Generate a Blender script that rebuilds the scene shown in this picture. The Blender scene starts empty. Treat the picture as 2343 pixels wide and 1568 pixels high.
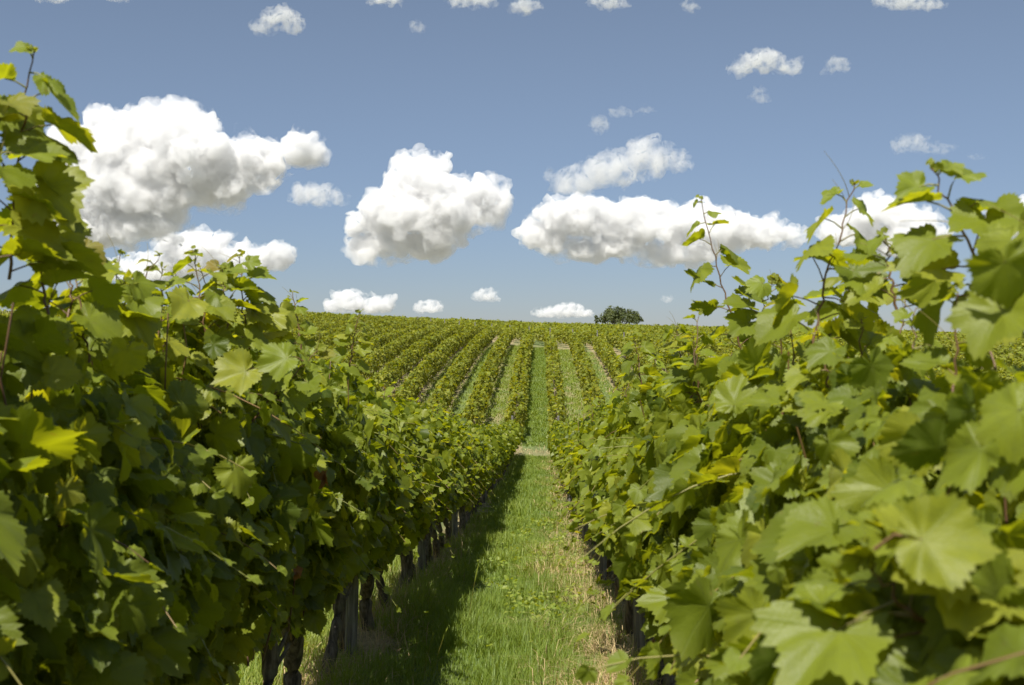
import bpy, math, random
import numpy as np
from mathutils import Vector, noise as mnoise

R = math.radians
scene = bpy.context.scene
COL = scene.collection

# ------------------------------------------------------------------ camera
FPX, CX, CY, YAW = 2780.0, 1171.0, 784.0, R(1.42)     # pixel frame 2342 x 1568
cam_data = bpy.data.cameras.new('camera')
cam_data.sensor_width = 23.6
cam_data.lens = 28.0
cam_data.clip_start, cam_data.clip_end = 0.05, 90000.0
cam_data.dof.use_dof = True
cam_data.dof.focus_distance = 13.0
cam_data.dof.aperture_fstop = 4.2
cam = bpy.data.objects.new('camera', cam_data)
cam.rotation_euler = (R(90), 0, YAW)
COL.objects.link(cam)
scene.camera = cam

# ------------------------------------------------------------------ light
SUN_EL, SUN_AZ = R(57), R(199)          # azimuth clockwise from +Y: behind and to the left
world = bpy.data.worlds.new('World')
scene.world = world
world.use_nodes = True
wn = world.node_tree
wn.nodes.clear()
sky = wn.nodes.new('ShaderNodeTexSky')
sky.sky_type = 'NISHITA'
sky.sun_disc = False
sky.sun_elevation = SUN_EL
sky.sun_rotation = SUN_AZ
sky.altitude = 250
sky.air_density = 1.0
sky.dust_density = 0.25
sky.ozone_density = 3.0
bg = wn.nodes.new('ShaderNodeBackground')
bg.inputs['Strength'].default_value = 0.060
wo = wn.nodes.new('ShaderNodeOutputWorld')
hsv = wn.nodes.new('ShaderNodeHueSaturation')
hsv.inputs['Saturation'].default_value = 0.92
wn.links.new(sky.outputs[0], hsv.inputs['Color'])
# colour tint laid over the sky, darker and bluer towards the horizon
geo_n = wn.nodes.new('ShaderNodeTexCoord')
sep_n = wn.nodes.new('ShaderNodeSeparateXYZ')
wn.links.new(geo_n.outputs['Generated'], sep_n.inputs[0])
mr = wn.nodes.new('ShaderNodeMapRange')
mr.interpolation_type = 'SMOOTHSTEP'
mr.inputs[1].default_value, mr.inputs[2].default_value = -.02, .30
wn.links.new(sep_n.outputs[2], mr.inputs[0])
tn = wn.nodes.new('ShaderNodeMix')
tn.data_type = 'RGBA'
tn.inputs[6].default_value = (.47, .51, .645, 1)
tn.inputs[7].default_value = (.785, .720, .688, 1)
wn.links.new(mr.outputs[0], tn.inputs[0])
ml = wn.nodes.new('ShaderNodeMix')
ml.data_type, ml.blend_type = 'RGBA', 'MULTIPLY'
ml.inputs[0].default_value = 1.0
# added fill light: the unseen sky above the view is tinted brighter
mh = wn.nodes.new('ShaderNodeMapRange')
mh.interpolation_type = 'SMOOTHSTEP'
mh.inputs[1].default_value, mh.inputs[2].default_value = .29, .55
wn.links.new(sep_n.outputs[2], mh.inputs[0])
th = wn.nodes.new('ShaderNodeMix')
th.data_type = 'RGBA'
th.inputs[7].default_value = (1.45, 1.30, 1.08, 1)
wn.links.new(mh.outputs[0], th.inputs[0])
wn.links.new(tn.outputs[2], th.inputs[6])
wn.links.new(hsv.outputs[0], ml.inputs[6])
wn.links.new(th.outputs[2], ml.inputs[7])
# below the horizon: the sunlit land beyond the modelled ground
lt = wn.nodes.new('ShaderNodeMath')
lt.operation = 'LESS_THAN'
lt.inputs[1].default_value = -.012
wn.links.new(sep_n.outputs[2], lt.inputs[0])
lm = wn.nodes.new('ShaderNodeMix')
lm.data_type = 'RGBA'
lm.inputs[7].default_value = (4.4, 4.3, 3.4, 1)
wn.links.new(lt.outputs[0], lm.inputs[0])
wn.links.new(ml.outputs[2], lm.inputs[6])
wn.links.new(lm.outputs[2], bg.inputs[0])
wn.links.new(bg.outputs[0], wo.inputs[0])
sun_data = bpy.data.lights.new('sun', 'SUN')
sun_data.energy = 4.0
sun_data.angle = R(0.53)
sun_data.color = (1.0, 0.955, 0.87)
sun = bpy.data.objects.new('sun', sun_data)
sd = Vector((math.sin(SUN_AZ) * math.cos(SUN_EL), math.cos(SUN_AZ) * math.cos(SUN_EL), math.sin(SUN_EL)))
sun.rotation_euler = sd.to_track_quat('Z', 'Y').to_euler()
COL.objects.link(sun)

vs = scene.view_settings
vs.view_transform = 'Standard'
vs.look = 'None'
vs.exposure = 1.0
vs.gamma = 1.0
cy = scene.cycles
cy.max_bounces = 40
cy.diffuse_bounces = 7
cy.glossy_bounces = 2
cy.transmission_bounces = 7
cy.volume_bounces = 36
cy.transparent_max_bounces = 24
cy.use_denoising = True
cy.volume_step_rate = 0.5
cy.volume_max_steps = 256
cy.caustics_reflective = False
cy.caustics_refractive = False

# ------------------------------------------------------------------ helpers
rng = np.random.default_rng(7)
CA, SA = math.cos(YAW), math.sin(YAW)

def pix(px, py, Y):
    """point at forward distance Y whose direction is that of photo pixel (px, py)"""
    a, b = (px - CX) / FPX, (CY - py) / FPX
    dx, dy = a * CA - SA, a * SA + CA
    t = Y / dy
    return np.array((dx * t, Y, b * t))

def tag(o, label=None, cat=None, group=None, kind=None):
    if label: o['label'] = label
    if cat: o['category'] = cat
    if group: o['group'] = group
    if kind: o['kind'] = kind
    return o

def empty(name, loc):
    o = bpy.data.objects.new(name, None)
    o.location = loc
    o.empty_display_size = 0.2
    COL.objects.link(o)
    return o

def np_mesh(name, verts, faces, mats, attrs=None, mat_idx=None, smooth=True):
    """faces: (F,3) or (F,4) array"""
    verts = np.asarray(verts, np.float32)
    faces = np.asarray(faces, np.int32)
    me = bpy.data.meshes.new(name)
    n = faces.shape[1]
    me.vertices.add(len(verts))
    me.vertices.foreach_set('co', verts.ravel())
    me.loops.add(faces.size)
    me.loops.foreach_set('vertex_index', faces.ravel())
    me.polygons.add(len(faces))
    me.polygons.foreach_set('loop_start', np.arange(len(faces), dtype=np.int32) * n)
    for m in (mats if isinstance(mats, (list, tuple)) else [mats]):
        me.materials.append(m)
    if mat_idx is not None:
        me.polygons.foreach_set('material_index', np.asarray(mat_idx, np.int32))
    me.update(calc_edges=True)
    me.polygons.foreach_set('use_smooth', np.full(len(faces), smooth))
    for k, a in (attrs or {}).items():
        at = me.attributes.new(k, 'FLOAT_VECTOR', 'POINT')
        at.data.foreach_set('vector', np.asarray(a, np.float32).ravel())
    return me

def link(name, me, parent=None, loc=None):
    o = bpy.data.objects.new(name, me)
    COL.objects.link(o)
    if parent is not None: o.parent = parent
    if loc is not None: o.location = loc
    return o

class Geo:
    """collects triangles with the attributes leafco, tint and a material index"""
    def __init__(s):
        s.v, s.f, s.lc, s.t, s.m, s.n = [], [], [], [], [], 0
    def add(s, v, f, lc, t, m=0):
        s.v.append(v); s.f.append(f + s.n); s.lc.append(lc); s.t.append(t)
        s.m.append(np.full(len(f), m)); s.n += len(v)
    def mesh(s, name, mats, smooth=True):
        return np_mesh(name, np.concatenate(s.v), np.concatenate(s.f), mats,
                       {'leafco': np.concatenate(s.lc), 'tint': np.concatenate(s.t)},
                       np.concatenate(s.m), smooth)

def norm(a):
    return a / np.maximum(np.linalg.norm(a, axis=-1, keepdims=True), 1e-9)

def vnoise(p, seed=0):
    """value noise in about -1..1, p (N,3)"""
    p = np.asarray(p, np.float64)
    i = np.floor(p).astype(np.int64)
    f = p - i
    f = f * f * (3 - 2 * f)
    out = np.zeros(len(p))
    for dx in (0, 1):
        for dy in (0, 1):
            for dz in (0, 1):
                h = ((i[:, 0] + dx) * 374761393 + (i[:, 1] + dy) * 668265263 + (i[:, 2] + dz) * 2147483647 + seed * 144665) & 0xffffffff
                h = ((h ^ (h >> 13)) * 1274126177) & 0xffffffff
                h = (h ^ (h >> 16)) & 0xffff
                w = (f[:, 0] if dx else 1 - f[:, 0]) * (f[:, 1] if dy else 1 - f[:, 1]) * (f[:, 2] if dz else 1 - f[:, 2])
                out += w * (h / 32767.5 - 1)
    return out

def fbm(p, octv=4, seed=0, gain=0.5):
    s, a = np.zeros(len(p)), 1.0
    for k in range(octv):
        s += a * vnoise(np.asarray(p) * 2 ** k, seed + k); a *= gain
    return s

# ------------------------------------------------------------------ terrain
PY = [-40, 0, 8.7, 20, 40, 55, 60, 66, 80, 100, 113, 138, 170, 190, 215, 300, 600, 4000]
PZ = [0.8, -1.66, -2.33, -3.25, -4.65, -5.42, -5.46, -4.85, -3.35, -1.85, -1.10, -.22, .85, 1.40, 1.3, -4, -20, -40]
_ty = np.arange(-60, 4020, 0.5)
_tz = np.interp(_ty, PY, PZ)
_k = np.hanning(17); _k /= _k.sum()
_tz = np.convolve(np.pad(_tz, 8, mode='edge'), _k, mode='valid')

def sstep(a, b, x):
    t = np.clip((np.asarray(x, float) - a) / (b - a), 0, 1)
    return t * t * (3 - 2 * t)

def ground_z(x, y):
    x = np.asarray(x, float); y = np.asarray(y, float)
    return np.interp(y, _ty, _tz) - np.where(x < 0, .042, .022) * np.clip(x, -160, 160) * sstep(85, 180, y)

ROW_L, ROW_R, SP = -1.42, 0.78, 2.2
def y_end(x):                               # upper end of the hillside rows: a slanting headland
    return min(203.0, 126 - 2.2 * x)

# ------------------------------------------------------------------ materials
class NT:
    def __init__(s, name):
        s.mat = bpy.data.materials.new(name)
        s.mat.use_nodes = True
        s.t = s.mat.node_tree
        s.t.nodes.clear()
        s.out = s.new('ShaderNodeOutputMaterial')
    def new(s, typ, **kw):
        n = s.t.nodes.new(typ)
        for k, v in kw.items(): setattr(n, k, v)
        return n
    def set(s, n, **kw):
        for k, v in kw.items():
            key = int(k[1:]) if k[0] == 'i' and k[1:].isdigit() else k
            if hasattr(v, 'is_linked') or isinstance(v, bpy.types.NodeSocket): s.t.links.new(v, n.inputs[key])
            else: n.inputs[key].default_value = v
        return n
    def math(s, op, a, b=0.0, c=None, clamp=False):
        n = s.new('ShaderNodeMath', operation=op, use_clamp=clamp)
        s.set(n, i0=a, i1=b)
        if c is not None: s.set(n, i2=c)
        return n.outputs[0]
    def mix(s, f, a, b):
        n = s.new('ShaderNodeMix', data_type='RGBA')
        s.set(n, i0=f, i6=a, i7=b)
        return n.outputs[2]
    def ramp(s, f, a, b):
        n = s.new('ShaderNodeMapRange', interpolation_type='SMOOTHSTEP')
        s.set(n, i0=f, i1=a, i2=b, i3=0.0, i4=1.0)
        return n.outputs[0]
    def noise(s, vec, scale, detail=4, rough=.55):
        n = s.new('ShaderNodeTexNoise')
        s.set(n, Scale=scale, Detail=detail, Roughness=rough)
        if vec is not None: s.set(n, Vector=vec)
        return n.outputs['Fac']
    def attr(s, name):
        return s.new('ShaderNodeAttribute', attribute_name=name).outputs['Vector']
    def sep(s, v):
        n = s.new('ShaderNodeSeparateXYZ'); s.set(n, i0=v); return n.outputs
    def surf(s, sh):
        s.t.links.new(sh, s.out.inputs['Surface'])

def rgb(r, g, b): return (r, g, b, 1)

def leaf_material(name, detail=True, dark=(.062, .093, .010), mid=(.176, .210, .017), pale=(.270, .280, .032),
                  trans_gain=1.0, trans=.45, rough=.44):
    m = NT(name)
    t = m.sep(m.attr('tint'))            # x random, y youth, z withered
    lc = m.attr('leafco')
    c = m.mix(m.ramp(t[0], 0.0, .75), rgb(*dark), rgb(*mid))
    c = m.mix(m.ramp(t[0], .62, 1.0), c, rgb(*pale))
    c = m.mix(m.ramp(t[1], .0, .75), c, rgb(.185, .230, .024))
    c = m.mix(m.ramp(t[1], .72, 1.0), c, rgb(.235, .185, .045))
    bsdf = m.new('ShaderNodeBsdfPrincipled')
    if detail:
        ls = m.sep(lc)
        ang = m.math('ARCTAN2', ls[0], ls[1])
        rad = m.math('SQRT', m.math('ADD', m.math('MULTIPLY', ls[0], ls[0]), m.math('MULTIPLY', ls[1], ls[1])))
        d = m.math('PINGPONG', ang, R(27))
        side = m.math('MULTIPLY', rad, m.math('SINE', d))
        along = m.math('MULTIPLY', rad, m.math('COSINE', d))
        v1 = m.math('SUBTRACT', 1.0, m.ramp(side, .003, .018), clamp=True)
        chev = m.math('SUBTRACT', along, m.math('MULTIPLY', side, .9))
        v2 = m.math('POWER', m.math('ABSOLUTE', m.math('SINE', m.math('MULTIPLY', chev, 21.0))), 22.0)
        v2 = m.math('SUBTRACT', 1.0, v2)
        vein = m.math('MAXIMUM', v1, m.math('MULTIPLY', m.math('SUBTRACT', 1.0, v2), .16))
        off = m.new('ShaderNodeVectorMath', operation='MULTIPLY_ADD')
        m.set(off, i0=m.attr('tint'), i1=(17, 17, 17), i2=lc)
        blot = m.noise(off.outputs[0], 3.2, 5)
        fine = m.noise(off.outputs[0], 26, 3)
        c = m.mix(m.math('MULTIPLY', m.ramp(blot, .42, .72), .40), c, rgb(.150, .180, .040))
        c = m.mix(m.math('MULTIPLY', m.ramp(blot, .66, .78), .8), c, rgb(.20, .13, .045))
        edge = m.math('MULTIPLY', m.ramp(rad, .62, 1.0), m.ramp(fine, .40, .62))
        c = m.mix(m.math('MULTIPLY', edge, .30), c, rgb(.21, .19, .045))
        c = m.mix(m.math('MULTIPLY', vein, .26), c, rgb(.17, .21, .060))
        hgt = m.math('ADD', m.math('MULTIPLY', vein, -.3), m.math('MULTIPLY', fine, .6))
        hgt = m.math('ADD', hgt, m.math('MULTIPLY', v2, .05))
        bp = m.new('ShaderNodeBump')
        m.set(bp, Strength=.45, Distance=.003, Height=hgt)
        m.set(bsdf, Normal=bp.outputs[0])
    c = m.mix(m.ramp(t[2], .3, .8), c, rgb(.17, .088, .055))
    m.set(bsdf, i0=c, Roughness=rough)
    bsdf.inputs['Specular IOR Level'].default_value = .30
    tr = m.new('ShaderNodeBsdfTranslucent')
    hs = m.new('ShaderNodeMix', data_type='RGBA', blend_type='MULTIPLY')
    m.set(hs, i0=1.0, i6=c, i7=rgb(3.0 * trans_gain, 2.6 * trans_gain, .45 * trans_gain))
    m.set(tr, i0=hs.outputs[2])
    mx = m.new('ShaderNodeMixShader')
    m.set(mx, i0=trans, i1=bsdf.outputs[0], i2=tr.outputs[0])
    m.surf(mx.outputs[0])
    return m.mat

def bark_material(name, a, b, scale, stretch=.12, rough=.9):
    m = NT(name)
    co = m.new('ShaderNodeTexCoord').outputs['Object']
    mp = m.new('ShaderNodeMapping'); m.set(mp, Vector=co); mp.inputs['Scale'].default_value = (1, 1, stretch)
    n = m.noise(mp.outputs[0], scale, 6, .65)
    c = m.mix(m.ramp(n, .36, .66), rgb(*a), rgb(*b))
    n2 = m.noise(co, 7, 3)
    c = m.mix(m.math('MULTIPLY', m.ramp(n2, .52, .68), .5), c, rgb(.16, .16, .11))
    bs = m.new('ShaderNodeBsdfPrincipled')
    bp = m.new('ShaderNodeBump'); m.set(bp, Strength=.9, Distance=.012, Height=n)
    m.set(bs, i0=c, Roughness=rough, Normal=bp.outputs[0])
    m.surf(bs.outputs[0])
    return m.mat

M_LEAF = leaf_material('vine_leaf_near')
M_LEAF_MID = leaf_material('vine_leaf_mid', detail=False, dark=(.064, .095, .010), mid=(.178, .209, .017), pale=(.27, .275, .032))
M_LEAF_FAR = leaf_material('vine_leaf_far', detail=False, dark=(.066, .082, .010), mid=(.200, .210, .024), pale=(.29, .282, .042), trans=.35, rough=.6)
M_TREE = leaf_material('tree_leaf', detail=False, dark=(.060, .078, .028), mid=(.095, .116, .044), pale=(.14, .155, .06), trans=.3, rough=.6)
M_GRASS = leaf_material('grass_blade', detail=False, dark=(.10, .155, .022), mid=(.17, .235, .040), pale=(.25, .285, .07), trans=.35, rough=.5)
M_BARK = bark_material('vine_bark', (.045, .036, .027), (.18, .148, .115), 38)
M_POST = bark_material('weathered_wood', (.085, .078, .070), (.24, .225, .205), 60, .05)
M_TRUNK_FAR = bark_material('vine_trunk_far', (.16, .12, .085), (.34, .27, .20), 6)
M_TREE_BARK = bark_material('tree_bark', (.045, .038, .03), (.12, .10, .08), 5)

def cane_material():
    m = NT('vine_cane')
    t = m.sep(m.attr('tint'))
    c = m.mix(m.ramp(t[0], .2, .8), rgb(.105, .055, .026), rgb(.215, .130, .050))
    c = m.mix(m.ramp(t[1], .3, .9), c, rgb(.20, .21, .045))
    bs = m.new('ShaderNodeBsdfPrincipled')
    m.set(bs, i0=c, Roughness=.5)
    m.surf(bs.outputs[0])
    return m.mat
M_CANE = cane_material()

def straw_material():
    m = NT('dry_straw')
    t = m.sep(m.attr('tint'))
    c = m.mix(t[0], rgb(.34, .235, .105), rgb(.58, .45, .235))
    c = m.mix(m.ramp(t[1], .5, 1.0), c, rgb(.30, .12, .05))
    bs = m.new('ShaderNodeBsdfPrincipled')
    m.set(bs, i0=c, Roughness=.6)
    tr = m.new('ShaderNodeBsdfTranslucent'); m.set(tr, i0=c)
    mx = m.new('ShaderNodeMixShader'); m.set(mx, i0=.25, i1=bs.outputs[0], i2=tr.outputs[0])
    m.surf(mx.outputs[0])
    return m.mat
M_STRAW = straw_material()

def ground_material():
    m = NT('vineyard_ground')
    co = m.new('ShaderNodeTexCoord').outputs['Object']
    s = m.sep(co)
    n1 = m.noise(co, .55, 5)
    n2 = m.noise(co, 4.5, 6, .65)
    n3 = m.noise(co, 28, 4, .7)
    grass = m.mix(m.ramp(n2, .35, .68), rgb(.070, .105, .026), rgb(.150, .185, .050))
    grass = m.mix(m.math('MULTIPLY', m.ramp(n3, .45, .7), .5), grass, rgb(.20, .20, .075))
    dry = m.mix(m.ramp(n2, .35, .7), rgb(.19, .145, .070), rgb(.36, .295, .145))
    dry = m.mix(m.math('MULTIPLY', m.ramp(n3, .5, .72), .6), dry, rgb(.12, .13, .045))
    # distance from the nearest vine row (rows every 2.2 m)
    ph = m.math('PINGPONG', m.math('SUBTRACT', s[0], ROW_L), SP / 2)
    wob = m.math('ADD', ph, m.math('MULTIPLY', m.math('SUBTRACT', n2, .5), .7))
    strip = m.math('SUBTRACT', 1.0, m.ramp(wob, .22, .50), clamp=True)
    # some aisles of the hillside are worn and dry
    hill = m.ramp(s[1], 58, 66)
    ais = m.math('FLOOR', m.math('DIVIDE', m.math('SUBTRACT', s[0], ROW_L), SP))
    alt = m.math('PINGPONG', ais, 1.0)
    worn = m.math('MULTIPLY', m.math('MULTIPLY', alt, hill), m.ramp(n1, .36, .52))
    bare = m.math('MAXIMUM', strip, m.math('MULTIPLY', worn, .75))
    # the cross break at the foot of the hill and the slanting headland on top of it
    br = m.math('SUBTRACT', 1.0, m.ramp(m.math('ABSOLUTE', m.math('SUBTRACT', m.math('ADD', s[1], m.math('MULTIPLY', n1, 2.0)), 60.0)), .8, 2.0), clamp=True)
    hd = m.math('ABSOLUTE', m.math('SUBTRACT', m.math('ADD', s[1], m.math('MULTIPLY', s[0], 2.2)), 130.5))
    head = m.math('SUBTRACT', 1.0, m.ramp(m.math('ADD', hd, m.math('MULTIPLY', n2, 3.0)), 3.0, 5.6), clamp=True)
    bare = m.math('MAXIMUM', bare, m.math('MAXIMUM', m.math('MULTIPLY', br, .42), m.math('MULTIPLY', head, .34)))
    c = m.mix(bare, grass, dry)
    bs = m.new('ShaderNodeBsdfPrincipled')
    bp = m.new('ShaderNodeBump'); m.set(bp, Strength=.8, Distance=.05, Height=n3)
    m.set(bs, i0=c, Roughness=.95, Normal=bp.outputs[0])
    m.surf(bs.outputs[0])
    return m.mat
M_GROUND = ground_material()

# ------------------------------------------------------------------ ground
def axis(parts):
    out = []
    for a, b, st in parts: out += list(np.arange(a, b, st))
    return np.array(out + [parts[-1][1]])
gx = axis([(-3000, -200, 350), (-200, -40, 8), (-40, -6, 1.0), (-6, 6, .16), (6, 40, 1.0), (40, 200, 8), (200, 3000, 350)])
gy = axis([(-40, 4, 2), (4, 30, .22), (30, 64, .5), (64, 240, 1.2), (240, 500, 10), (500, 3800, 300)])
X, Y = np.meshgrid(gx, gy)
Z = ground_z(X, Y)
P = np.stack((X.ravel(), Y.ravel(), np.zeros(X.size)), 1)
bump = .03 * fbm(P * 1.1, 3, 5)
edge_up = .05 * np.exp(-((np.abs((X.ravel() - ROW_L + 1.1) % SP - 1.1)) / .35) ** 2)     # slight ridge along the rows
Z = Z.ravel() + (bump + edge_up) * (np.abs(X.ravel()) < 45)
nx, ny = len(gx), len(gy)
q = (np.arange(ny - 1)[:, None] * nx + np.arange(nx - 1)[None, :]).ravel()
faces = np.stack((q, q + 1, q + nx + 1, q + nx), 1)
gro = link('ground', np_mesh('ground', np.stack((X.ravel(), Y.ravel(), Z), 1), faces, M_GROUND))
tag(gro, 'grassy ground dipping into a hollow and rising to the hilltop', 'ground', kind='structure')

# ------------------------------------------------------------------ leaf shapes
def leaf_template(npts, ring, seed, teeth):
    """a lobed vine leaf; origin at the petiole, tip along +y, upper side +z, about 1 long"""
    r = np.random.default_rng(seed)
    th = np.linspace(-math.pi, math.pi, npts, endpoint=False) + math.pi / npts
    a = np.abs(np.degrees(th))
    lob = r.uniform(-.08, .08, 4)
    rad = np.interp(a, [0, 26, 52, 80, 108, 140, 163, 176, 180],
                    [.97, .70 + lob[0], .80 + lob[1], .56 + lob[2], .60 + lob[3], .42, .30, .12, .08])
    if teeth:
        saw = np.abs(((np.arange(npts) * .5) % 1) * 2 - 0)          # alternate in / out
        amp = np.repeat(r.uniform(.05, .15, npts // 2), 2)
        rad = rad * (1 + amp * (saw - .5) * (a < 168)) * (1 + r.uniform(-.03, .03, npts))
    px, py = rad * np.sin(th), rad * np.cos(th)
    fold, droop, wav, ph = r.uniform(-.25, .60), r.uniform(-.10, .85), r.uniform(.05, .15), r.uniform(0, 6.28)
    skew = r.uniform(-.25, .25)
    def lift(x, y):
        rr = np.hypot(x, y)
        t = np.arctan2(x, y)
        return fold * np.abs(x) - droop * (y * np.abs(y) * .6 + .35 * x * x) + wav * rr * np.sin(3 * t + ph) * 1.2 \
            + .35 * wav * rr * np.sin(7 * t + ph * 2) + skew * x * y
    vs_ = [np.array([[0, 0, 0.]])]
    fs = []
    if ring:
        k = npts // 2
        rp = np.arange(k) * 2
        ix, iy = px[rp] * .55, py[rp] * .55
        pk = .030 * np.sin(np.arange(k) * math.pi * 2 / 7.2 + ph) + r.normal(0, .012, k)
        vs_ += [np.stack((ix, iy, lift(ix, iy) + pk), 1), np.stack((px, py, lift(px, py) + np.repeat(r.normal(0, .022, k), 2)), 1)]
        for j in range(k):
            j2 = (j + 1) % k
            fs.append((0, 1 + j2, 1 + j)) if j != k - 1 else None
            o0, o1, o2 = 1 + k + 2 * j, 1 + k + (2 * j + 1) % npts, 1 + k + (2 * j + 2) % npts
            if j != k - 1:
                fs += [(1 + j, 1 + j2, o1), (1 + j, o1, o0), (1 + j2, o2, o1)]
    else:
        vs_.append(np.stack((px, py, lift(px, py)), 1))
        for j in range(npts - 1): fs.append((0, 2 + j, 1 + j))
    v = np.concatenate(vs_)
    f = np.array(fs, np.int32)
    return v, f[:, ::-1]

T0 = [leaf_template(72, True, 10 + i, True) for i in range(12)]
T1 = [leaf_template(28, False, 40 + i, True) for i in range(9)]
T2 = [leaf_template(9, False, 60 + i, False) for i in range(6)]
QUAD = [(np.array([[-.5, 0, 0], [.5, 0, 0], [.42, .8, z1], [-.42, .8, z2]]), np.array([[0, 1, 2], [0, 2, 3]], np.int32))
        for z1, z2 in ((.2, -.2), (-.15, .1), (.0, .35))]

def frames(nrm, tip):
    z = norm(nrm)
    y = norm(tip - z * np.sum(tip * z, 1, keepdims=True))
    x = np.cross(y, z)
    return np.stack((x, y, z), 2)            # columns

def put_leaves(geo, temps, pos, nrm, tip, size, tint, r, mat=0):
    if len(pos) == 0: return
    Rm = frames(nrm, tip)
    which = r.integers(0, len(temps), len(pos))
    flip = np.where(r.random(len(pos)) < .5, -1, 1)
    for k, (tv, tf) in enumerate(temps):
        s = np.where(which == k)[0]
        if not len(s): continue
        for sg in (1, -1):
            ss = s[flip[s] == sg]
            if not len(ss): continue
            v0 = tv * np.array([sg, 1, 1])
            v = np.einsum('nij,vj->nvi', Rm[ss], v0) * size[ss, None, None] + pos[ss, None, :]
            n, nv = len(ss), len(tv)
            tf2 = tf if sg == 1 else tf[:, ::-1]
            f = (tf2[None] + (np.arange(n) * nv)[:, None, None]).reshape(-1, 3)
            lc = np.broadcast_to(v0 * np.array([1, 1, 0]), (n, nv, 3)).reshape(-1, 3)
            t = np.repeat(tint[ss], nv, 0)
            geo.add(v.reshape(-1, 3), f, lc, t, mat)

def put_tube(geo, pts, radii, tint, mat=1, sides=5):
    pts = np.asarray(pts, float)
    n = len(pts)
    d = np.gradient(pts, axis=0)
    d = norm(d)
    up = np.where(np.abs(d[:, 2:3]) > .9, np.array([[1., 0, 0]]), np.array([[0, 0, 1.]]))
    a = norm(np.cross(d, up)); b = np.cross(d, a)
    ang = np.arange(sides) / sides * 2 * math.pi
    v = pts[:, None] + (a[:, None] * np.cos(ang)[None, :, None] + b[:, None] * np.sin(ang)[None, :, None]) * np.asarray(radii)[:, None, None]
    fs = []
    for i in range(n - 1):
        for j in range(sides):
            p, q = i * sides + j, i * sides + (j + 1) % sides
            fs += [(p, q, q + sides), (p, q + sides, p + sides)]
    fs = np.array(fs, np.int32)
    v = v.reshape(-1, 3)
    geo.add(v, fs, np.zeros_like(v), np.tile(np.asarray(tint, float), (len(v), 1)), mat)

# ------------------------------------------------------------------ one vine
def prof(h, H):
    """half thickness of the hedge at relative height"""
    return np.interp(h * 2.0 / H, [.40, .62, .88, 1.1, 1.25, 1.45, 1.65, 1.85, 2.0], [.03, .07, .15, .28, .35, .33, .26, .17, .09])

def vine_foliage(name, H, n, temps, mat, seed, lean=0.0, smax=1.0, canes=True, bottom=.56, half=.62, hfun=None):
    """leaves and inner canes of one vine, base at the origin, row along y"""
    r = np.random.default_rng(seed)
    g = Geo()
    off = np.array([seed * 3.7, seed * 1.3, seed * 2.1])
    y = r.uniform(-half, half, n)
    Hc = H
    if hfun is not None: H = np.array([hfun(q) for q in y])
    h = bottom + (H - bottom) * r.beta(1.15, 1.22, n)
    side = np.where(r.random(n) < .5, -1., 1.)
    u = 1 - .62 * r.random(n) ** 2.0
    w = prof(h, H)
    pn = np.stack((side * 2, y / .30, h / .28), 1) + off
    w = w * (1 + .50 * vnoise(pn, seed)) + .03 * r.standard_normal(n)
    top = np.clip((h - (H - .35)) / .35, 0, 1)
    bot_jit = .16 * vnoise(np.stack((side, y / .22, h * 0), 1) + off, seed + 3)
    h = h + bot_jit * (h < bottom + .35)
    x = side * u * w + lean * (h - bottom)
    pos = np.stack((x, y, h), 1)
    out = np.stack((side * (1 - .75 * top), np.zeros(n), np.full(n, 0.) + .55 + .5 * top), 1)
    nrm = norm(out) + .72 * r.standard_normal((n, 3))
    nrm[:, 2] = np.abs(nrm[:, 2]) * .8 + nrm[:, 2] * .2
    tip = np.stack((side * .45, np.zeros(n), np.full(n, -.8)), 1) + .62 * r.standard_normal((n, 3))
    size = np.clip(r.normal(.084, .028, n), .030, .155) * smax
    size *= np.where(h > H - .22, .72, 1)
    young = np.clip(r.normal(.02, .13, n) + .42 * top * r.random(n) + .42 * (r.random(n) < .05), 0, .9)
    size = np.where(young > .5, size * .62, size)
    dead = (r.random(n) < (.0 if temps is T0 else .0004)) * 1.0
    tint = np.stack((np.clip(r.normal(.45, .22, n) + .18 * (u - .7), 0, 1), young, dead), 1)
    put_leaves(g, temps, pos, nrm, tip, size, tint, r)
    H = Hc
    if canes:
        for k in range(13):
            y0 = r.uniform(-.55, .55)
            top_h = H + r.uniform(-.35, .02)
            nn = 9
            hh = np.linspace(.62, top_h, nn)
            px = np.cumsum(r.normal(0, .028, nn)) + r.uniform(-.10, .10)
            px = np.clip(px, -.24, .24)
            pyy = y0 + np.cumsum(r.normal(0, .045, nn))
            put_tube(g, np.stack((px + lean * (hh - bottom), pyy, hh), 1), np.linspace(.0055, .0025, nn), (r.random(), .1, 0))
        # lateral shoots that break out of the hedge face
        for k in range(11):
            sg = 1 if r.random() < .5 else -1
            hb, y0 = 1.0 + (H - 1.25) * r.random() ** .6, r.uniform(-.55, .55)
            L = r.uniform(.16, .46)
            t = np.linspace(0, 1, 6)
            dirv = norm(np.array([sg * r.uniform(.5, 1), r.normal(0, .5), r.uniform(-.5, .45)]))
            pts = np.array([sg * .16, y0, hb]) + np.outer(t * (L + .15), dirv) + np.outer(t * t, [0, 0, -.20])
            put_tube(g, pts, np.linspace(.0031, .0015, 6), (r.random(), .35 + .5 * r.random(), 0))
            m_ = 7
            ti = np.linspace(.15, 1, m_)
            lp = np.array([np.interp(ti, t, pts[:, c]) for c in range(3)]).T
            put_leaves(g, temps, lp, r.normal(0, .5, (m_, 3)) + [sg * .5, 0, .8], r.normal(0, .6, (m_, 3)) + [sg * .5, 0, -.4],
                       np.linspace(.10, .035, m_) * smax, np.stack((r.uniform(.3, .9, m_), np.linspace(.05, .55, m_), np.zeros(m_)), 1), r)
    return g.mesh(name, [mat, M_CANE])

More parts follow.
